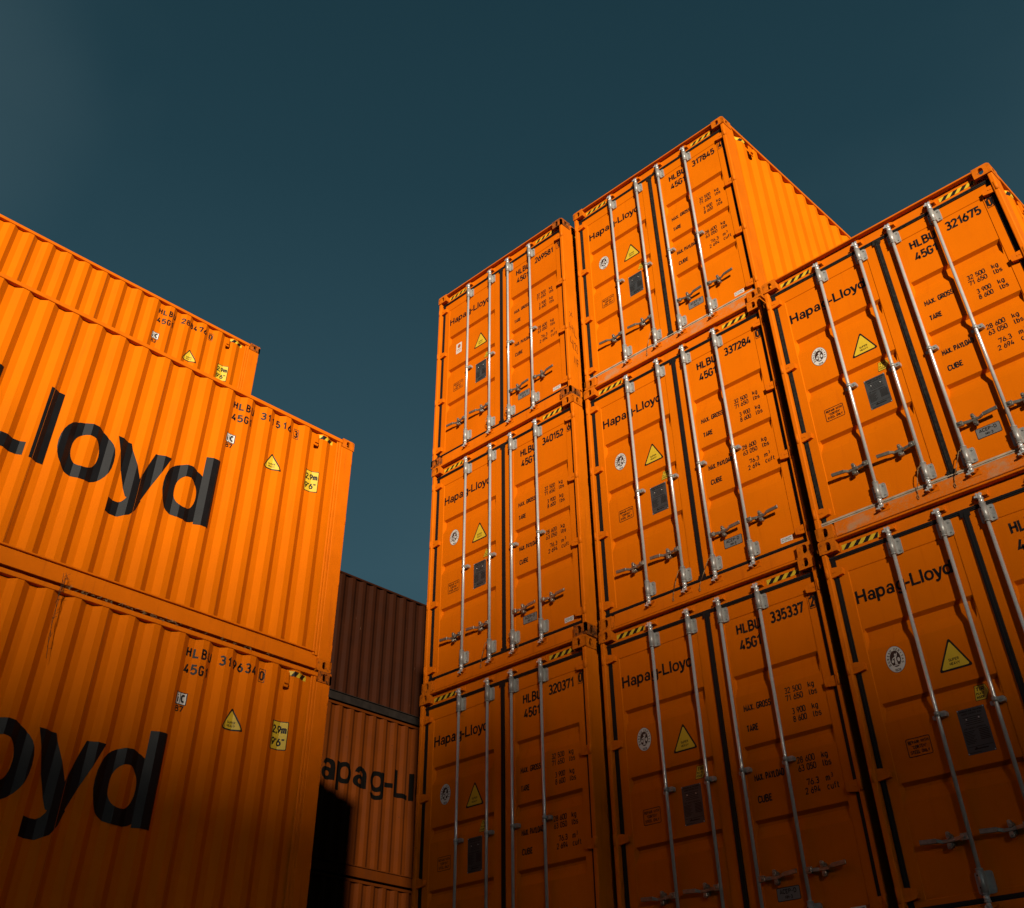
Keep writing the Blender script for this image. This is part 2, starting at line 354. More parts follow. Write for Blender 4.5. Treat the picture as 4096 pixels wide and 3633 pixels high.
# ------------------------------------------------------------------ container geometry (door end at y = 0, length along +y)
W, H, LEN = 2.438, 2.896, 12.192
YD = .062                                              # door face
def raypoly(cx, cy, ang, P):
    dx, dy = math.cos(ang), math.sin(ang); best = 9
    for i in range(len(P)):
        ax, ay = P[i-1]; bx, by = P[i]; ex, ey = bx-ax, by-ay
        den = dx*ey-dy*ex
        if abs(den) < 1e-12: continue
        t = ((ax-cx)*ey-(ay-cy)*ex)/den; q = ((ax-cx)*dy-(ay-cy)*dx)/den
        if t > 0 and -1e-9 <= q <= 1+1e-9: best = min(best, t)
    return cx+dx*best, cy+dy*best
def holed(mb, P, c, hw, hh, fn, th):                   # plate with a stadium aperture
    if hh >= hw: Q = [(c[0]+hw*math.cos(t), c[1]+(hh-hw)*(1 if math.sin(t) >= 0 else -1)+hw*math.sin(t)) for t in [2*math.pi*(i+.5)/20 for i in range(20)]]
    else: Q = [(c[0]+(hw-hh)*(1 if math.cos(t) >= 0 else -1)+hh*math.cos(t), c[1]+hh*math.sin(t)) for t in [2*math.pi*(i+.5)/20 for i in range(20)]]
    angs = sorted(math.atan2(v-c[1], u-c[0]) for u, v in list(P)+Q); n = len(angs)
    o = len(mb.v)
    for t in (0, th):
        for a in angs:
            mb.v.append(fn(*raypoly(*c, a, P), t)); mb.v.append(fn(*raypoly(*c, a, Q), t))
    for i in range(n):
        j = (i+1) % n
        mb.face((o+2*i, o+2*j, o+2*j+1, o+2*i+1))
        mb.face((o+2*n+2*i, o+2*n+2*i+1, o+2*n+2*j+1, o+2*n+2*j))
        mb.face((o+2*i+1, o+2*j+1, o+2*n+2*j+1, o+2*n+2*i+1))
        mb.face((o+2*i, o+2*n+2*i, o+2*n+2*j, o+2*j))
def casting(right, far, top):
    mb = MB(); cx, cy, cz = .162, .178, .118
    X = (lambda x: W-x) if right else (lambda x: x)
    Y = (lambda y: LEN-y) if far else (lambda y: y)
    Z = (lambda z: H-z) if top else (lambda z: z)      # z measured from the outer face
    rc = .026
    def corner(w_):                                    # outer lower corner rounded
        a = [(rc-rc*math.cos(t), rc-rc*math.sin(t)) for t in [math.pi/2*i/5 for i in range(6)]]
        return a+[(w_, 0), (w_, cz), (0, cz)]
    T = .026
    holed(mb, corner(cx), (.088, .062), .026, .040, lambda u, v, t: (X(u), Y(t), Z(v)), T)
    holed(mb, corner(cy), (.094, .062), .026, .040, lambda u, v, t: (X(t), Y(u), Z(v)), T)
    holed(mb, [(.012, .012), (cx, .012), (cx, cy), (.012, cy)], (.09, .095), .032, .055, lambda u, v, t: (X(u), Y(v), Z(t+.001)), T)
    def bx(x0, x1, y0, y1, z0, z1):
        xs = sorted((X(x0), X(x1))); ys = sorted((Y(y0), Y(y1))); zs = sorted((Z(z0), Z(z1)))
        mb.box(xs[0], xs[1], ys[0], ys[1], zs[0], zs[1])
    bx(cx-.012, cx-.0005, T+.001, cy-.0005, T+.002, cz-.0005)
    bx(T+.001, cx-.013, cy-.012, cy-.0005, T+.002, cz-.0005)
    bx(T+.001, cx-.013, T+.001, cy-.013, cz-.012, cz-.001)
    # rounded outer upright edge
    return mb
# corrugated side profile: distance in from the outer plane as a function of y
PIT = .2775
PROF = [(.200, .050), (.331, .050), (.405, .012)]
k = 0
while .405+(k+1)*PIT < LEN-.36:
    y = .405+k*PIT
    PROF += [(y+.067, .012), (y+.137, .054), (y+.207, .054), (y+PIT, .012)]; k += 1
PROF += [(PROF[-1][0]+.067, .012), (PROF[-1][0]+.139, .050), (LEN-.19, .050)]
PY = [p[0] for p in PROF]
def off(y):
    for (a, u), (b, v) in zip(PROF, PROF[1:]):
        if a <= y <= b: return u+(v-u)*(y-a)/(b-a)
    return .012
def on_left(s, v, layer): return (off(-s)-.0016-.0009*layer, -s, v)            # s runs to the right, door end at s = 0
def on_right(s, v, layer): return (W-off(s)+.0016+.0009*layer, s, v)
LB = [-p for p in PY]
def on_door(u, v, layer): return (u, YD+.006-.0016-.0007*layer, v)
def on_stile(u, v, layer): return (u, YD-.0016-.0007*layer, v)
def on_header(u, v, layer): return (u, .058-.0016-.0007*layer, v)
DENTS = [(2.103, 1.926), (1.518, 1.380), (.955, .822)]
def dent_depth(v):
    for t, b in DENTS:
        if b < v < t:
            return .036*min(1, (t-v)/.022, (v-b)/.088)
    return 0.
def on_dents(u, v, layer): return (u, YD+.006+dent_depth(v)-.0016-.0007*layer, v)
DVB = [z for t, b in DENTS for z in (t, t-.022, b+.088, b)]

def door_mesh(x0, x1, s0, s1):                         # x0..x1 leaf, s0..s1 panel between the stiles
    mb = MB(); ztop, zbot = 2.724, .179
    us = [x0, s0, s0+.005, s0+.008, s0+.022, s1-.022, s1-.008, s1-.005, s1, x1]
    vs = [zbot, .215, .220]
    for t, b in reversed(DENTS): vs += [b, b+.088, t-.022, t]
    vs += [2.596, 2.601, ztop]
    def d(u, v):
        p = .006 if (s0+.004 < u < s1-.004 and .218 < v < 2.598) else 0
        if s0+.02 < u < s1-.02: p += dent_depth(v)
        return (u, YD+p, v)
    mb.grid(us, vs, d)
    mb.box(x0, x1, YD+.045, YD+.09, zbot, ztop)
    for a in (x0, x1): mb.grid([YD, YD+.05], [zbot, ztop], lambda u, v: (a, u, v))
    for a in (zbot, ztop): mb.grid([x0, x1], [YD, YD+.05], lambda u, v: (u, v, a))
    return mb
RODX = (.622, 1.055, 1.405, 1.820); RY = .018
def rod_mesh(x):
    mb = MB()
    mb.cyl((x, RY, .335), (x, RY, 2.605), .0152, 16)
    for zc, s in ((.262, -1), (2.655, 1)):
        a, b, c = zc+s*.076, zc+s*.115, zc+s*.150
        mb.cyl((x, RY, min(a, b)), (x, RY, max(a, b)), .0205, 14)
        mb.cyl((x, RY, min(b, c)), (x, RY, max(b, c)), .017, 14)
        mb.cyl((x, RY, b-.004), (x, RY, b+.004), .024, 14)
        # forked cam head
        mb.prism(rounded([(-.020, c-.012), (.016, c-.012), (.026, c+.004), (.010, c+.016), (-.004, c+.006), (-.016, c+.018), (-.026, c+.008)], .003),
                 lambda u, v, t: (x+u, t, v), RY-.012, RY+.014)
        mb.prism(rounded([(-.040, c-.022), (-.014, c-.026), (-.012, c-.012), (-.036, c-.008)], .004), lambda u, v, t: (x+u, t, v), RY-.02, RY+.004)
    return mb
def bracket_mesh(x, zc, s):
    mb = MB()
    if 1:
        mb.cyl((x, RY, zc-.072), (x, RY, zc+.072), .0245, 18)
        for k in (-.073, .073): mb.cyl((x, RY, zc+k-.004), (x, RY, zc+k+.004), .0265, 18)
        mb.prism(rrect(-.056, .066, zc-.066, zc+.066, .018), lambda u, v, t: (x+u, t, v), YD-.010, YD+.005)
        mb.box(x-.021, x+.021, RY, YD, zc-.066, zc+.066)
        for bx_ in (-.044, .050):
            for bz in (-.042, .042): mb.cyl((x+bx_, YD-.008, zc+bz), (x+bx_, YD-.018, zc+bz), .0075, 8)
        for k in (-.036, .036): mb.cyl((x-.013, RY-.022, zc+k), (x-.0145, RY-.0245, zc+k), .0052, 8, mi=1)
    return mb
def guide_mesh(x):
    mb = MB()
    # middle guide clip
    mb.cyl((x, RY, 1.316), (x, RY, 1.346), .0225, 16)
    mb.prism(rrect(.010, .064, 1.312, 1.350, .014), lambda u, v, t: (x+u, t, v), .030, YD+.005)
    mb.cyl((x+.046, .030, 1.331), (x+.046, .022, 1.331), .008, 8)
    mb.prism(rrect(-.050, -.012, 1.304, 1.334, .010), lambda u, v, t: (x+u, t, v), .038, YD+.005)
    return mb
def keeper_mesh(x, zc, s):                             # painted keepers welded on header and sill
    mb = MB()
    if 1:
        mb.prism(rounded([(-.046, zc-.014), (-.012, zc-.020), (-.010, zc+.018), (-.040, zc+.018)], .006), lambda u, v, t: (x+u, t, v), .028, .060)
        mb.prism(rounded([(.012, zc-.016), (.062, zc-.024*s), (.050, zc+.010), (.018, zc+.022)], .006), lambda u, v, t: (x+u, t, v), .016, .060)
        mb.box(x-.05, x+.06, .042, .060, zc-.026, zc+.026)
    return mb
def handle_mesh(x, dx):                                # dx -1: grip to the left, +1: to the right
    mb = MB(); z = .535
    P = lambda a, y, zz: (x+dx*a, y, z+zz)
    xs = sorted((x+dx*.012, x+dx*.062)); mb.box(xs[0], xs[1], .004, .030, z-.022, z+.022)
    mb.cyl(P(.040, .004, 0), P(.040, -.006, 0), .011, 10)
    mb.bar(P(.05, .014, .0), P(.115, .022, -.004), .010, .026)
    mb.bar(P(.115, .022, -.004), P(.200, .020, -.006), .010, .022)
    mb.bar(P(.200, .020, -.006), P(.235, .008, .004), .012, .024)
    mb.bar(P(.235, .008, .004), P(.355, .002, .010), .014, .030)
    # catch and hub behind the bar
    mb.prism(rounded([(-.016, -.040), (.016, -.040), (.021, -.012), (.016, .042), (-.016, .042), (-.021, .012)], .014),
             lambda u, v, t: (x+dx*.150+u, t, z+v), .034, YD+.005)
    mb.prism(rrect(-.014, .014, .004, .050, .012), lambda u, v, t: (x+dx*.150+u, t, z+v), .010, .034)
    mb.prism(rrect(-.017, .017, -.056, -.018, .013), lambda u, v, t: (x+dx*.156+u, t, z+v), .014, .040)
    mb.cyl((x+dx*.150, .010, z+.030), (x+dx*.150, .002, z+.030), .009, 10)
    mb.cyl((x+dx*.156, .014, z-.040), (x+dx*.156, .006, z-.040), .008, 10)
    return mb
HZ = (2.615, 1.820, 1.035, .262)
def hinge_mesh(right, z):
    mb = MB(); X = (lambda x: W-x) if right else (lambda x: x)
    mb.cyl((X(.021), .021, z-.050), (X(.021), .021, z+.044), .0185, 14)
    mb.cyl((X(.021), .021, z-.064), (X(.021), .021, z+.054), .009, 10)
    pts = [(.022, z-.046), (.085, z-.044), (.152, z-.034), (.158, z+.020), (.100, z+.036), (.022, z+.042)]
    mb.prism(rounded(pts, .008), lambda u, v, t: (X(u), t, v), .025, .043)
    mb.prism(rounded([(.100, z-.040), (.155, z-.032), (.157, z+.018), (.100, z+.034)], .006), lambda u, v, t: (X(u), t, v), .0425, YD+.006)
    for a in (.070, .092): mb.cyl((X(a), .025, z), (X(a), .022, z), .010, 10)
    return mb

GROUP_D = 'orange containers stacked with their doors showing'
def make_container():
    root = thing('shipping_container', '', 'shipping container')
    # frame
    for right in (0, 1):
        X = (lambda x: W-x) if right else (lambda x: x)
        for far in (0, 1):
            Y = (lambda y: LEN-y) if far else (lambda y: y)
            mb = MB()
            def bx(x0, x1, y0, y1, z0=.1185, z1=H-.1185):
                a = sorted((X(x0), X(x1))); b = sorted((Y(y0), Y(y1))); mb.box(a[0], a[1], b[0], b[1], z0, z1)
            bx(.004, .050, .010, .186); bx(.0495, .075, .085, .186)
            bx(.010, .030, .185, .222, .15, 2.84); bx(.018, .036, .221, .252, .15, 2.84)
            mb.build('corner_post', M_EDGE, root, .011)
        mb = MB(); a = sorted((X(.001), X(.062)))
        mb.box(a[0], a[1], .180, LEN-.180, 2.826, 2.872); mb.build('top_rail', M_EDGE, root, .006)
        mb = MB(); a = sorted((X(.030), X(.075))); b = sorted((X(.004), X(.047)))
        mb.box(a[0], a[1], .180, LEN-.180, .018, .178)
        mb.box(b[0], b[1], .230, LEN-.230, .1785, .196)
        mb.build('bottom_rail', M_EDGE, root, .005)
        for far in (0, 1):
            for top in (0, 1): casting(right, far, top).build('corner_casting', M_WORN, root)
        # side panel
        sp = MB()
        fx = (lambda y, z: (W-off(y), y, z)) if right else (lambda y, z: (off(y), y, z))
        sp.grid(PY, [.190, 2.84], fx)
        side = sp.build('side_panel', M_OR, root)
        side['side'] = right
        # vent cover and hazard strip by the door end
        mb = MB(); on = (lambda y, z, t: (W-.012+t, y, z)) if right else (lambda y, z, t: (.012-t, y, z))
        mb.prism(rrect(.535, .605, 2.620, 2.775, .006), on, .0, .012)
        mb.prism(rrect(.545, .595, 2.650, 2.760, .006), on, .0115, .020)
        mb.prism([(.545, 2.650), (.595, 2.650), (.595, 2.676), (.545, 2.676)], on, .0195, .030)
        for q in ((.543, 2.632), (.597, 2.632), (.543, 2.770), (.597, 2.770)): mb.cyl(on(*q, .012), on(*q, .016), .004, 6)
        mb.build('vent', M_OR, side, .002, 1)
        mb = MB(); onf = on_right if right else on_left; sg = 1 if right else -1
        ub = [sg*p for p in PY]
        mb.flat(rect(*sorted((sg*.522, sg*.300)), 2.752, 2.806), onf, 0, 0, ub)
        for i in range(2):
            b0 = sg*(.500-.105*i); h_ = .054
            mb.flat(poly([(b0-.008, 2.752), (b0+.048, 2.752), (b0+.048-.0-.0+.036, 2.806), (b0+.028, 2.806)]) if not right else
                    poly([(b0-.048, 2.752), (b0+.0, 2.752), (b0+.036, 2.806), (b0-.012, 2.806)]), onf, 1, 1, ub)
        mb.build('hazard_strip', [M_YEL, M_INK], side)
    # header, sill, roof, floor, front wall
    mb = MB()
    mb.box(.163, W-.163, .058, .120, 2.758, 2.868); mb.box(.163, W-.163, .003, .125, 2.868, 2.886)
    mb.box(.052, .1635, .060, .120, 2.758, 2.777); mb.box(W-.1635, W-.052, .060, .120, 2.758, 2.777)
    hd = mb.build('door_header', M_EDGE, root, .003, 1)
    mb = MB(); mb.box(.163, W-.163, .046, .120, .018, .146); mb.box(.052, .1635, .060, .120, .1195, .146); mb.box(W-.1635, W-.052, .060, .120, .1195, .146)
    mb.build('door_sill', M_EDGE, root, .004, 1)
    mb = MB()
    n = 110
    mb.grid([.06, W-.06], [.12+(LEN-.24)*i/n for i in range(n+1)], lambda u, v: (u, v, 2.840+(.016 if int(round((v-.12)/((LEN-.24)/n))) % 4 in (1, 2) else 0)))
    mb.build('roof_panel', M_OR, root)
    mb = MB(); mb.box(.07, W-.07, .13, LEN-.13, .09, .14)
    for i in range(40): mb.box(.075, W-.075, .3+i*.297, .36+i*.297, .03, .0895)
    mb.build('floor', M_EDGE, root)
    mb = MB(); mb.box(.05, W-.05, LEN-.12, LEN-.06, .12, 2.86); mb.build('front_wall', M_OR, root)
    for x0 in (.183, W-.183-.342):
        mb = MB(); mb.flat(rect(x0, x0+.342, 2.785, 2.830), on_header, 0, 0)
        for i in range(4):
            b0 = x0+.012+i*.090
            mb.flat(poly([(b0, 2.785), (b0+.045, 2.785), (min(x0+.342, b0+.088), 2.830), (b0+.043, 2.830)]), on_header, 1, 1)
        mb.build('hazard_strip', [M_YEL, M_INK], hd)
    # doors
    doors = []
    for j, (x0, x1, s0, s1) in enumerate(((.098, 1.224, .183, 1.112), (1.268, 2.340, 1.402, 2.262))):
        d = door_mesh(x0, x1, s0, s1).build('door', M_OR, root); doors.append(d); d['leaf'] = j
        g = MB(); a, b = (.050, 1.246) if j == 0 else (1.246, 2.388)
        g.box(a, b, .052, .090, 2.7245, 2.7575); g.box(a, b, .046, .056, 2.737, 2.747)
        g.box(a, b, .052, .090, .1465, .1785); g.box(a, b, .046, .056, .158, .167)
        if j == 0:
            g.box(.056, .0975, .054, .092, .179, 2.724); g.box(.066, .082, .048, .056, .179, 2.724)
            g.box(1.2245, 1.2675, .046, .092, .179, 2.724); g.box(1.238, 1.248, .040, .048, .179, 2.724)
            g.box(1.205, 1.287, .045, .050, 2.690, 2.752); g.box(1.205, 1.287, .045, .050, .150, .205)
        else:
            g.box(2.3405, 2.382, .054, .092, .179, 2.724); g.box(2.356, 2.372, .048, .056, .179, 2.724)
        g.build('gasket', M_RUB, d)
        for q in (2*j, 2*j+1):
            rod_mesh(RODX[q]).build('lock_rod', M_GAL, d)
            for zc, sg in ((.262, -1), (2.655, 1)): bracket_mesh(RODX[q], zc, sg).build('rod_bracket', [M_BRK, M_RUB], d)
            guide_mesh(RODX[q]).build('rod_guide', M_BRK, d)
            for zc, sg in ((2.812, 1), (.104, -1)): keeper_mesh(RODX[q], zc, sg).build('rod_keeper', M_EDGE, d)
            handle_mesh(RODX[q], -1 if j == 0 else 1).build('handle', M_HAND, d, .0015, 1)
        for z in HZ: hinge_mesh(j, z).build('hinge', M_EDGE, d)
    d1, d2 = doors
    # ---- stickers common to every door
    mb = MB()
    for p in wordmark(.196, 2.311, .106): mb.flat(p, on_door, len(mb.v) % 3)
    mb.build('lettering', M_BLK, d1)
    mb = MB()
    tri = rounded([(.834, 1.853), (.700, 1.616), (.966, 1.616)], .016)
    tri2 = rounded([(.834, 1.824), (.724, 1.630), (.942, 1.630)], .010)
    mb.flat(poly(tri), on_door, 0, 1); mb.flat(poly(tri2), on_door, 1, 0)
    mb.flat(text('SUPER', .795, 1.682, .018, .872), on_door, 2, 1); mb.flat(text('HEAVY', .795, 1.652, .018, .872), on_door, 2, 1)
    mb.build('warning_sign', [M_YEL, M_INK], d1)
    mb = MB(); vb = DVB
    mb.flat(poly([(.903, 1.366), (.985, 1.366), (1.010, 1.424), (.985, 1.482), (.903, 1.482)]), on_dents, 0, 1, (), vb)
    mb.flat(poly([(.907, 1.370), (.983, 1.370), (1.005, 1.424), (.983, 1.478), (.907, 1.478)]), on_dents, 1, 0, (), vb)
    mb.flat(text('TIR', .916, 1.438, .028, .974), on_dents, 2, 1, (), vb)
    mb.flat(text('PLATE', .916, 1.408, .018, .974), on_dents, 2, 1, (), vb); mb.flat(text('INSIDE', .916, 1.380, .018, .974), on_dents, 2, 1, (), vb)
    mb.build('transit_sticker', [M_YEL, M_INK], d1)
    mb = MB()
    mb.flat(rect(.745, .948, 1.030, 1.336), on_door, 0, 0)
    y = 1.318
    mb.flat(text('APPROVED FOR TRANSPORT', .760, 1.312, .011, .932, .0), on_door, 2, 1); mb.flat(text('UNDER CUSTOMS SEAL', .772, 1.294, .011, .920, .0), on_door, 2, 1)
    mb.flat(text('CSC SAFETY APPROVAL', .765, 1.196, .010, .925, .0), on_door, 2, 1)
    for i in range(5): mb.flat(rect(.775+.01*(i % 3), .915-.012*(i % 2), 1.275-i*.013, 1.2785-i*.013), on_door, 2, 1)
    for i in range(9):
        mb.flat(rect(.757, .835-.01*(i % 3), 1.180-i*.010, 1.1835-i*.010), on_door, 2, 1)
        if i < 7: mb.flat(rect(.865, .935, 1.182-i*.011, 1.187-i*.011), on_door, 2, 1)
    mb.flat(rect(.757, .936, 1.078, 1.081), on_door, 2, 1); mb.flat(rect(.800, .900, 1.058, 1.066), on_door, 2, 1); mb.flat(ell(.815, 1.066, .008, .008, 12), on_door, 3, 1)
    mb.flat(rect(.757, .850, 1.040, 1.043), on_door, 2, 1)
    for q in (.800, .892): mb.cyl((q, YD+.005, 1.262), (q, YD-.002, 1.262), .005, 8, mi=2)
    for q in ((.752, 1.329), (.941, 1.329), (.752, 1.037), (.941, 1.037)): mb.cyl((q[0], YD+.005, q[1]), (q[0], YD-.001, q[1]), .004, 8, mi=2)
    mb.build('data_plate', [M_PLT, M_INK, M_GAL], d1)
    mb = MB()
    o_, i_ = rrect(.314, .504, 1.104, 1.232, .014), rrect(.319, .499, 1.109, 1.227, .010)
    n = len(o_); mb.flat((o_+i_, [(k, (k+1) % n, n+(k+1) % n, n+k) for k in range(n)]), on_door, 1)
    for s_, x0, x1, z in (('REPAIR WITH', .330, .488, 1.192), ('"CORTEN"', .352, .466, 1.158), ('STEEL ONLY', .335, .483, 1.124)): mb.flat(text(s_, x0, z, .021, x1), on_door, 1)
    mb.build('repair_notice', M_INK, d1)
    # ---- right leaf: weights
    def T(s_, x0, z, h_, x1=None, **kw):
        mb = MB(); mb.flat(text(s_, x0, z, h_, x1, **kw), on_door, 0); mb.build('weight_lettering', M_INK, d2)
    T('MAX. GROSS', 1.478, 1.790, .050, 1.742, bold=.014); T('TARE', 1.480, 1.625, .050, 1.588, bold=.014)
    T('MAX. PAYLOAD', 1.480, 1.238, .050, 1.756, bold=.014); T('CUBE', 1.485, 1.076, .050, 1.612, bold=.014)
    for s_, x0, z, x1 in (('32 500', 1.892, 1.836, 2.048), ('71 650', 1.892, 1.774, 2.048), ('3 900', 1.928, 1.664, 2.048), ('8 600', 1.928, 1.602, 2.048),
                          ('28 600', 1.892, 1.290, 2.048), ('63 050', 1.892, 1.228, 2.048), ('76.3', 1.946, 1.118, 2.048), ('2 694', 1.920, 1.056, 2.048)): T(s_, x0, z+.003, .046, x1, wt=.175)
    for s_, z in (('kg', 1.836), ('lbs', 1.774), ('kg', 1.664), ('lbs', 1.602), ('kg', 1.290), ('lbs', 1.228), ('cuft', 1.056)): T(s_, 2.112, z+.003, .046, None, wt=.175, sx=.85)
    T('m', 2.112, 1.121, .046, None, wt=.175, sx=.85); T('3', 2.160, 1.142, .030, None, wt=.175)
    mb = MB()
    mb.flat(poly(rrect(1.520, 1.724, .374, .468, .012)), on_door, 0, 1); mb.flat(poly(rrect(1.525, 1.719, .379, .463, .009)), on_door, 1, 0)
    mb.flat(text('ACEP-D', 1.550, .424, .028, 1.690), on_door, 2, 1); mb.flat(text('HH-3', 1.592, .389, .022, 1.652, .008), on_door, 2, 1)
    mb.build('inspection_label', [M_ACP, M_INK], d2)
    mb = MB()
    mb.flat(rect(2.108, 2.230, .210, .268), on_door, 0, 0); mb.flat(text('CIMC', 2.118, .231, .027, 2.214, .02, italic=.2, wt=.15), on_door, 1, 1); mb.flat(rect(2.140, 2.205, .217, .220), on_door, 1, 1)
    mb.build('maker_sticker', [M_WHT, M_TEAL], d2)
    return root

def kids(o): return [c for c in COL.objects if c.parent == o]
def copy_tree(src, children, parent=None):
    c = src.copy(); COL.objects.link(c)
    if parent: c.parent = parent
    for ch in children.get(src.name, ()): copy_tree(ch, children, c)
    return c

proto = make_container()
TREE = {}
for o in COL.objects:
    if o.parent: TREE.setdefault(o.parent.name, []).append(o)
BODY = {'corner_post', 'top_rail', 'bottom_rail', 'corner_casting', 'side_panel', 'door_header', 'door_sill', 'roof_panel', 'floor', 'front_wall', 'door', 'vent', 'hazard_strip', 'gasket', 'lock_rod', 'rod_bracket', 'handle', 'hinge'}
def base(n): return n.split('.')[0]
def container(x, y, z, rz=0., label='', group=None, plain=False, first=[True]):
    if first[0]: c = proto; first[0] = False
    else: c = copy_tree(proto, TREE)
    c.location = (x, y, z); c.rotation_euler = (0, 0, rz); c['label'] = label; c['category'] = 'shipping container'
    if group: c['group'] = group
    return c
def parts(c):
    out = []
    for o in COL.objects:
        if o.parent == c: out.append(o)
    sub = [o for o in COL.objects if o.parent in out]
    return out+sub
def recolour(o, M, slot=0):
    o.material_slots[slot].link = 'OBJECT'; o.material_slots[slot].material = M

# ------------------------------------------------------------------ markings of single containers
def seal_mesh():
    mb = MB(); cx, cz = .397, 1.808
    mb.flat(ell(cx, cz, .080, .101, 40), on_door, 0, 1); mb.flat(ell(cx, cz, .077, .098, 40), on_door, 1, 0)
    mb.flat(ell(cx, cz+.004, .044, .062, 32), on_door, 2, 1)
    L = 3
    mb.flat(stroke([(cx-.004, cz-.040), (cx-.001, cz-.010), (cx+.003, cz+.022)], .013), on_door, L, 0)
    mb.flat(ell(cx+.004, cz+.034, .0075, .009, 12), on_door, L, 0)
    mb.flat(stroke([(cx-.026, cz+.004), (cx-.004, cz+.016), (cx+.012, cz+.020), (cx+.020, cz+.044)], .007), on_door, L+1, 0)
    mb.flat(stroke([(cx+.008, cz-.042), (cx+.003, cz-.010)], .008), on_door, L, 0)
    mb.flat(ell(cx-.024, cz-.012, .010, .012, 12), on_door, L, 0); mb.flat(ell(cx+.025, cz-.006, .011, .016, 12), on_door, L, 0)
    mb.flat(rect(cx-.026, cx+.026, cz-.048, cz-.043), on_door, L, 0)
    s_ = 'BUREAU VERITAS'
    for i, ch in enumerate(s_):
        if ch == ' ': continue
        a = R(205-230*i/(len(s_)-1)); px, pz = cx+.0585*math.cos(a), cz+.078*math.sin(a)
        vs, fs = text(ch, 0, 0, .018, None, .02, .95); wd = max(u for u, v in vs)
        t = math.atan2(math.sin(a)/.078, math.cos(a)/.0585)-math.pi/2
        mb.flat(([(px+(u-wd/2)*math.cos(t)-(v-.009)*math.sin(t), pz+(u-wd/2)*math.sin(t)+(v-.009)*math.cos(t)) for u, v in vs], fs), on_door, 2, 1)
    mb.flat(text('1828', cx-.024, cz-.090, .017, cx+.024), on_door, 2, 1)
    return mb.mesh('inspection_seal', [M_WHT, M_BVB])
SEAL = seal_mesh()
def disc_sticker():
    mb = MB()
    mb.flat(rect(.345, .455, 1.722, 1.892), on_door, 0, 0); mb.flat(ell(.404, 1.838, .030, .034, 20), on_door, 1, 1)
    mb.flat(rect(.362, .440, 1.775, 1.786), on_door, 1, 1); mb.flat(rect(.365, .437, 1.750, 1.756), on_door, 1, 1)
    return mb.mesh('inspection_seal', [M_WHT, mat('sticker_orange', (.55, .12, .01), .6)])
DISC = disc_sticker()
def door_number(c, num, chk, name='number_lettering'):
    d2 = [o for o in COL.objects if o.parent == c and base(o.name) == 'door' and o['leaf'] == 1][0]
    for s_, x0, z, x1 in (('HLBU', 1.528, 2.447, 1.768), ('45G1', 1.540, 2.302, 1.748)):
        mb = MB(); mb.flat(text(s_, x0, z, .088, x1), on_door, 0); mb.build('code_lettering', M_INK, d2)
    if num:
        mb = MB(); mb.flat(text(num, 1.884, 2.450, .090, 2.206, .016), on_door, 0); mb.build('number_lettering', M_INK, d2)
        mb = MB(); mb.flat(text(chk, 2.290, 2.472, .086, 2.322, .016), on_stile, 1)
        for q in (rect(2.274, 2.333, 2.580, 2.585), rect(2.274, 2.333, 2.453, 2.458), rect(2.274, 2.279, 2.458, 2.580), rect(2.328, 2.333, 2.458, 2.580)): mb.flat(q, on_stile, 1)
        mb.build('check_digit', M_INK, d2)
def door_seal(c, me):
    d1 = [o for o in COL.objects if o.parent == c and base(o.name) == 'door' and o['leaf'] == 0][0]
    o = bpy.data.objects.new('inspection_seal', me); COL.objects.link(o); o.parent = d1
def side_of(c, right): return [o for o in COL.objects if o.parent == c and base(o.name) == 'side_panel' and o['side'] == right][0]
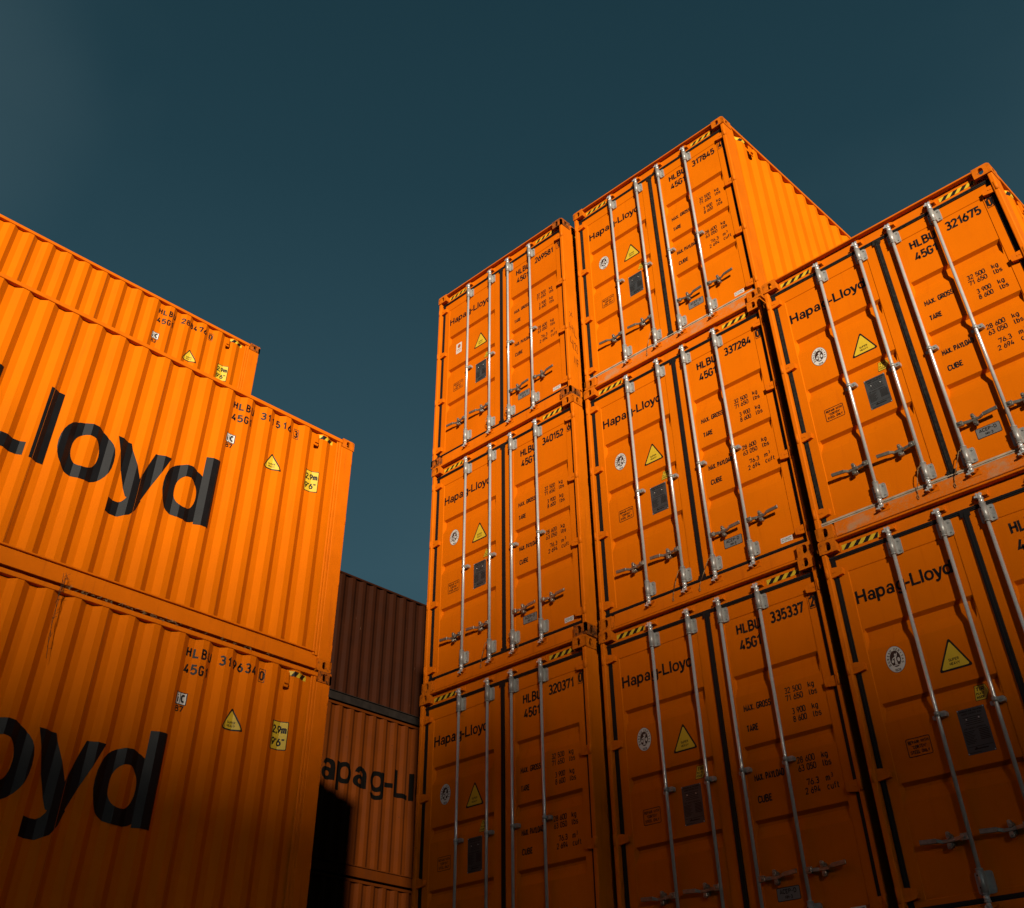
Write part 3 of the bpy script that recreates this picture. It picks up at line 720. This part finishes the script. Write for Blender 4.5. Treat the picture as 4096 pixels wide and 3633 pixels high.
def side_marks(c, num, chk, ic):
    sd_ = side_of(c, 0)
    mb = MB(); 
    def F(p, l=0, mi=0): mb.flat(p, on_left, l, mi, LB)
    def spaced(s_, x0, x1, z, h_):                      # wide-set stencilled characters
        n = len(s_); cw = h_*.50
        for i, ch in enumerate(s_):
            a = x0+(x1-x0-cw)*i/(n-1); F(text(ch, a+(cw*.15 if ch == '1' else 0), z, h_, a+cw*(.75 if ch == '1' else 1), .014))
    spaced('HLBU', -1.722, -1.455, 2.638, .088); mb.build('code_lettering', M_INK, sd_)
    mb = MB(); spaced('45G1', -1.714, -1.462, 2.478, .088); mb.build('code_lettering', M_INK, sd_)
    mb = MB(); spaced(num, -1.352, -.935, 2.645, .088); mb.build('number_lettering', M_INK, sd_)
    mb = MB(); F(text(chk, -.858, 2.632, .086, -.822, .014))
    for q in (rect(-.876, -.806, 2.736, 2.742), rect(-.876, -.806, 2.608, 2.614), rect(-.876, -.870, 2.614, 2.736), rect(-.812, -.806, 2.614, 2.736)): F(q)
    mb.build('check_digit', M_INK, sd_)
    mb = MB()
    F(rect(-1.750, -1.632, 2.176, 2.292), 0, 1); F(rect(-1.742, -1.704, 2.184, 2.284), 1, 0); F(rect(-1.697, -1.640, 2.184, 2.284), 1, 0)
    F(text('i', -1.729, 2.197, .072, -1.717), 2, 1); F(text('c', -1.688, 2.204, .088, -1.650), 2, 1)
    F(text(ic, -1.732, 2.114, .052, -1.652, .016), 0, 1)
    mb.build('rail_mark', [M_WHT, M_INK], sd_)
    mb = MB()
    F(poly(rounded([(-1.115, 2.292), (-1.228, 2.072), (-.985, 2.072)], .016)), 0, 1); F(poly(rounded([(-1.114, 2.262), (-1.206, 2.086), (-1.010, 2.086)], .010)), 1, 0)
    F(text('SUPER', -1.150, 2.136, .020, -1.070), 2, 1); F(text('HEAVY', -1.150, 2.104, .020, -1.070), 2, 1)
    mb.build('warning_sign', [M_YEL, M_INK], sd_)
    mb = MB()
    F(poly(rrect(-.640, -.462, 2.012, 2.290, .018)), 0, 1); F(poly(rrect(-.631, -.471, 2.021, 2.281, .012)), 1, 0)
    F(text('2,9m', -.620, 2.172, .070, -.484, .012), 2, 1); F(text("9'6\"", -.618, 2.054, .070, -.492, .012), 2, 1)
    mb.build('height_sign', [M_YEL, M_INK], sd_)
    mb = MB()
    for i, p in enumerate(wordmark(-1.765-7.802*.812, 1.072, .812)): mb.flat(p, on_left, i % 3, 0, LB)
    mb.build('lettering', M_BLK, sd_)
    # thin sheet seams in the corrugated wall
    mb = MB()
    for s_ in (-.395-PIT*4, -.395-PIT*8, -.395-PIT*12, -.395-PIT*16): mb.flat(rect(s_-.0018, s_+.0018, .2, 2.82), on_left, 3)
    mb.build('weld_seam', mat('seam_paint', (.90, .25, .03), .4), sd_)
def cable(c, rod, sway, ln):
    j = 0 if rod < 2 else 1
    d = [o for o in COL.objects if o.parent == c and base(o.name) == 'door' and o['leaf'] == j][0]
    x = RODX[rod]; mb = MB()
    pts = [(x-.028, .010, .318), (x-.040, -.004, .300), (x-.052+sway*.3, .002, .30-ln*.4), (x-.060+sway*.8, .030, .30-ln*.8), (x-.060+sway, .040, .30-ln)]
    mb.tube(pts, .0032, 6)
    mb.tube([(x-.060+sway, .040, .30-ln), (x-.072+sway, .04, .28-ln), (x-.066+sway, .04, .255-ln), (x-.054+sway, .04, .265-ln), (x-.060+sway, .040, .30-ln)], .0026, 6)
    mb.cyl((x-.012, .004, .335), (x-.030, .004, .300), .0045, 6)
    mb.build('seal_cable', M_WIRE, d)

# ------------------------------------------------------------------ the stacks
XA, YA, XC, YC = -2.5622, -.0804, 2.5397, -.1255
spec = [
    ('A2', XA-.008, YA, 2, '269581', '1', 'orange container numbered 269581, topmost in the left column of doors, handwriting on its corner post'),
    ('A1', XA+.010, YA+.004, 1, '340152', '6', 'orange container numbered 340152, directly below the one numbered 269581'),
    ('A0', XA-.008, YA-.003, 0, '320371', '0', 'orange container numbered 320371 in deep shade, under the one numbered 340152'),
    ('B2', .014, 0., 2, '317845', '4', 'orange container numbered 317845, tallest in the picture with a sunlit ribbed side'),
    ('B1', -.008, .003, 1, '337284', '0', 'orange container numbered 337284, in the middle of the middle column of doors'),
    ('B0', -.018, -.004, 0, '335337', '2', 'shaded orange container numbered 335337, at the bottom of the middle column'),
    ('C1', XC, YC, 1, '321675', '0', 'orange container numbered 321675 with pale dust along its door sill'),
    ('C0', XC-.004, YC+.003, 0, None, None, 'shaded orange container under the dusty one numbered 321675, nearest the right edge'),
]
cont = {}
for key, x, y, lv, num, chk, lab in spec:
    c = container(x, y, lv*H, 0., lab, GROUP_D); cont[key] = c
    door_number(c, num, chk)
    door_seal(c, DISC if key == 'A2' else SEAL)
for key, rod, sway, ln in (('B1', 1, -.10, .20), ('B1', 2, -.14, .20), ('C1', 1, -.06, .19), ('C1', 2, -.10, .21), ('B2', 1, -.09, .20), ('A2', 1, .05, .12), ('A2', 2, .03, .08), ('A1', 1, -.09, .18), ('A1', 2, .12, .12)): cable(cont[key], rod, sway, ln)
# dust on two of them
for key, g1, g2, sill in (('C1', M_RUBS, M_RUBD, M_DUST), ('B2', M_RUBS, M_RUBS, M_DUST)):
    for o in parts(cont[key]):
        b = base(o.name)
        if b == 'gasket':
            recolour(o, g1)
            a, e = (.050, 1.246) if o.parent['leaf'] == 0 else (1.246, 2.388)
            mb = MB(); mb.box(a, e, .0495, .0515, .147, .178); mb.box(a, e, .0435, .0455, .158, .167)
            mb.build('dust_band', M_RUBD, o.parent)
        if b == 'door_sill': recolour(o, sill)
        if b == 'lock_rod' and key == 'C1' :
            recolour(o, M_GAL)
# handwriting on the corner post of A2
post = [o for o in COL.objects if o.parent == cont['A2'] and base(o.name) == 'corner_post'][2]
mb = MB()
def on_post(u, v, l): return (W-.004+.0012+.0003*l, u, v)
for i, q in enumerate(([(.06, 1.28), (.12, 1.22)], [(.115, 1.29), (.065, 1.20)], [(.05, 1.10), (.06, .98)], [(.10, 1.08), (.115, .96)], [(.055, 1.04), (.11, 1.02)], [(.13, 1.06), (.14, .93), (.175, .90)],
                       [(.055, .88), (.05, .80), (.09, .78)], [(.085, .84), (.09, .72)], [(.115, .84), (.10, .70)], [(.12, .80), (.14, .82), (.145, .76), (.125, .71), (.15, .70)], [(.155, .78), (.17, .80), (.172, .73), (.158, .68), (.18, .67)],
                       [(.10, .50), (.11, .60), (.13, .48), (.135, .58)], [(.15, .57), (.15, .46)], [(.15, .57), (.18, .555)], [(.15, .52), (.175, .51)])): mb.flat(stroke(q, .006), on_post, i)
mb.build('handwriting', M_INK, post)

GROUP_S = 'orange containers with large lettering on their ribbed sides'
XL, X2 = -2.8089, -5.4395
for key, x, y, lv, num, chk, ic, lab in (
    ('L0', XL, -1.137, 0, '319634', '0', '87', 'shaded orange container numbered 319634 with large black lettering, at the lower left'),
    ('L1', XL, -1.1565, 1, '311516', '3', '87', 'sunlit orange container numbered 311516 with large black lettering on its ribbed side'),
    ('L2', X2, -1.2401, 2, '288476', '0', '82', 'orange container numbered 288476 rising behind the upper edge of the one numbered 311516')):
    c = container(x, y, lv*H+.018, math.pi, lab, GROUP_S); cont[key] = c
    side_marks(c, num, chk, ic)

# the most knocked-about castings
for key, test in (('A2', lambda q: q.x > 1.5 or q.z < 1), ('A1', lambda q: q.x > 1.5 and q.z < 1), ('L2', lambda q: q.z > 1 and q.x < 1), ('L0', lambda q: q.z > 1 and q.x < 1)):
    for o in parts(cont[key]):
        if base(o.name) == 'corner_casting' and o.data.vertices[0].co.y < 2 and test(o.data.vertices[0].co): recolour(o, M_WORN2)

# paint batches differ slightly from box to box
for i, (fr, fg) in enumerate(((.96, .95), (1.03, 1.06), (.93, .90))):
    Ma = mat('orange_paint_batch', (ORANGE[0]*fr, ORANGE[1]*fg, ORANGE[2]), .7, spec=.03, var=.10, vscale=1.3+.4*i, bump=.10, bscale=2.2, extra=streaks(.26, (.50, .075, .004)))
    for key in (('A1', 'C0', 'L0'), ('B2', 'A0'), ('B0', 'A2'))[i]:
        for o in parts(cont[key]):
            if o.type == 'MESH' and o.material_slots and o.material_slots[0].material == M_OR: recolour(o, Ma)

# the row beyond the gap
X4 = -10.08
c = container(X4, 11.0, H-.01, math.pi, 'weathered, shade-painted orange container in the gap, black lettering, half in shadow', 'weathered containers beyond the gap'); cont['W1'] = c
mb = MB()
for i, p in enumerate(wordmark(-7.35+.02, 1.485, .49)): mb.flat(p, on_left, i % 3, 0, LB)
mb.build('lettering', M_OLDK, side_of(c, 0))
c0 = container(X4-.01, 10.97, -.01, math.pi, 'weathered, shade-painted orange container at the foot of the gap, under the lettered one', 'weathered containers beyond the gap'); cont['W0'] = c0
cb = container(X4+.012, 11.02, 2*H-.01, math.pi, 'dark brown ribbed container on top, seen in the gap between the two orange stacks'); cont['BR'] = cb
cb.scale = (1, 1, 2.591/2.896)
for cc, M in ((c, M_OLDSHADE), (c0, M_OLDSHADE), (cb, M_BR)):
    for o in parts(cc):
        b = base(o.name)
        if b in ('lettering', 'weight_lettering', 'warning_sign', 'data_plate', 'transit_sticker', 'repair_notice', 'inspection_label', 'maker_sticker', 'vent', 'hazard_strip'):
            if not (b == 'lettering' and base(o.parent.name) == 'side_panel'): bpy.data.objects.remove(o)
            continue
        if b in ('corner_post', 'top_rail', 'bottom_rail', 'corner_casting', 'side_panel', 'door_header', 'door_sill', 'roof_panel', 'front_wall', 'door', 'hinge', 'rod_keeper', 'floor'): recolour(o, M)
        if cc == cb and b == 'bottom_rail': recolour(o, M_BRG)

# containers that carry the visible ones (below the frame or hidden behind the left stack)
GROUP_U = 'supporting containers below the visible rows'
for x, y, lv, rz in ((XA, YA, -1, 0), (-.01, 0, -1, 0), (XC, YC, -1, 0), (XL, -1.15, -1, math.pi), (X2, -1.25, -1, math.pi), (X2, -1.23, 0, math.pi), (X2, -1.25, 1, math.pi), (X4, 11, -1, math.pi)):
    c = container(x, y, lv*H-(.0 if rz == 0 else (.01 if x < -9 else -.018 if lv >= 0 else .0)), rz, 'orange container in the concealed lower tiers that carry the visible stacks', GROUP_U)
    for o in parts(c):
        if base(o.name) not in BODY: bpy.data.objects.remove(o)

# dry weeds caught in the joint between the two left containers
mb = MB(); x0 = XL+.012
def hang(y, z, ln, lean, seed):
    rnd = random.Random(seed); p = [(x0+.01, y, z)]
    for i in range(9):
        t = (i+1)/9; p.append((x0+.022+.012*rnd.random(), y+lean*t*t+rnd.uniform(-.006, .006), z-ln*t))
    mb.tube(p, .0022, 5)
    for q in p[1:3]+p[5:6]+p[8:9]:
        for k in range(4 if q[2] > z-.15 else 2):
            mb.tube([q, (q[0]+rnd.uniform(0, .03), q[1]+rnd.uniform(-.035, .035), q[2]+rnd.uniform(-.03, .04))], .0014, 4)
base_y = -1.1565-3.13
hang(base_y, H+.11, .78, .05, 1); hang(base_y+.012, H+.05, .60, .02, 2); hang(base_y+.02, H+.12, .30, -.02, 5)
pl = mb.build('dry_weed', M_DRY)
pl['label'] = 'dried weed stalks hanging from the joint between the two lettered containers'; pl['category'] = 'dry plant'
mb = MB(); rnd = random.Random(4)
for i in range(90):
    y = -1.1565-rnd.choice((rnd.uniform(.6, 3.1), rnd.uniform(2.2, 3.1), rnd.uniform(1.9, 2.3)))
    z = H-.004+rnd.uniform(0, .022); a = rnd.uniform(-1, 1); l_ = rnd.uniform(.02, .06)
    x_ = XL+rnd.uniform(-.03, .006)
    mb.tube([(x_, y, z), (x_+.012, y+l_*.5*a, z+.012*rnd.uniform(-1, 1.5)), (x_+.018, y+l_*a, z+rnd.uniform(-.03, .02))], .0013, 4)
st = mb.build('dry_grass', M_STRAW); st['kind'] = 'stuff'

# ------------------------------------------------------------------ ground
mb = MB(); mb.grid([-2500, -60, 60, 2500], [-2500, -60, 60, 2500], lambda u, v: (u, v, -H))
g = mb.build('ground', mat('asphalt', (.045, .044, .043), .9, spec=.2, var=.4, vscale=.6, bump=.3, bscale=60.)); g['kind'] = 'structure'

# added slatted screen, unseen behind the camera, its outline shaped to darken the lower tiers
Dh = 140.
hx = Vector((-SUN.x, -SUN.y, 0)).normalized(); ex = Vector((-hx.y, hx.x, 0)); tn = -SUN.z/math.hypot(SUN.x, SUN.y)
screen = thing('added_shade_screen', 'added slatted screen, unseen far behind the camera, shaped to shade the lower tiers', 'screen', tuple(hx*Dh+Vector((0, 0, -H))), 0.)
up = Dh*tn+H
def hp(w_, z, t): q = ex*w_+hx*t; return (q.x, q.y, z)
prof = [(-30, 0), (-30, up+.6), (-2.5, up+3.35), (-1.3, up+5.05), (.71, up+3.05), (2.2, up+2.6), (24, up-9.0), (24, 0)]
def clip(P, z, keep):
    out = []
    for p, q in zip(P, P[1:]+P[:1]):
        a, b = keep*(p[1]-z), keep*(q[1]-z)
        if a >= 0: out.append(p)
        if a*b < 0: k = a/(a-b); out.append((p[0]+(q[0]-p[0])*k, z))
    return out
M_SCR = mat('shade_screen_boards', (.30, .27, .24), .8, var=.25, vscale=.8)
z = .3
while z < up+5.05:
    q = clip(clip(prof, z, 1), z+.864, -1)
    if len(q) > 2: mb = MB(); mb.prism(q, hp, 0, .05); mb.build('shade_board', M_SCR, screen)
    z += .90
for w_ in range(-29, 24, 4):
    top = min((a[1]+(b[1]-a[1])*(w_-a[0])/(b[0]-a[0]) for a, b in zip(prof[1:6], prof[2:7]) if a[0] <= w_ <= b[0]), default=8)
    mb = MB(); mb.prism([(w_-.15, 0), (w_+.15, 0), (w_+.15, top-.3), (w_-.15, top-.3)], hp, .051, .40); mb.build('post', M_SCR, screen)
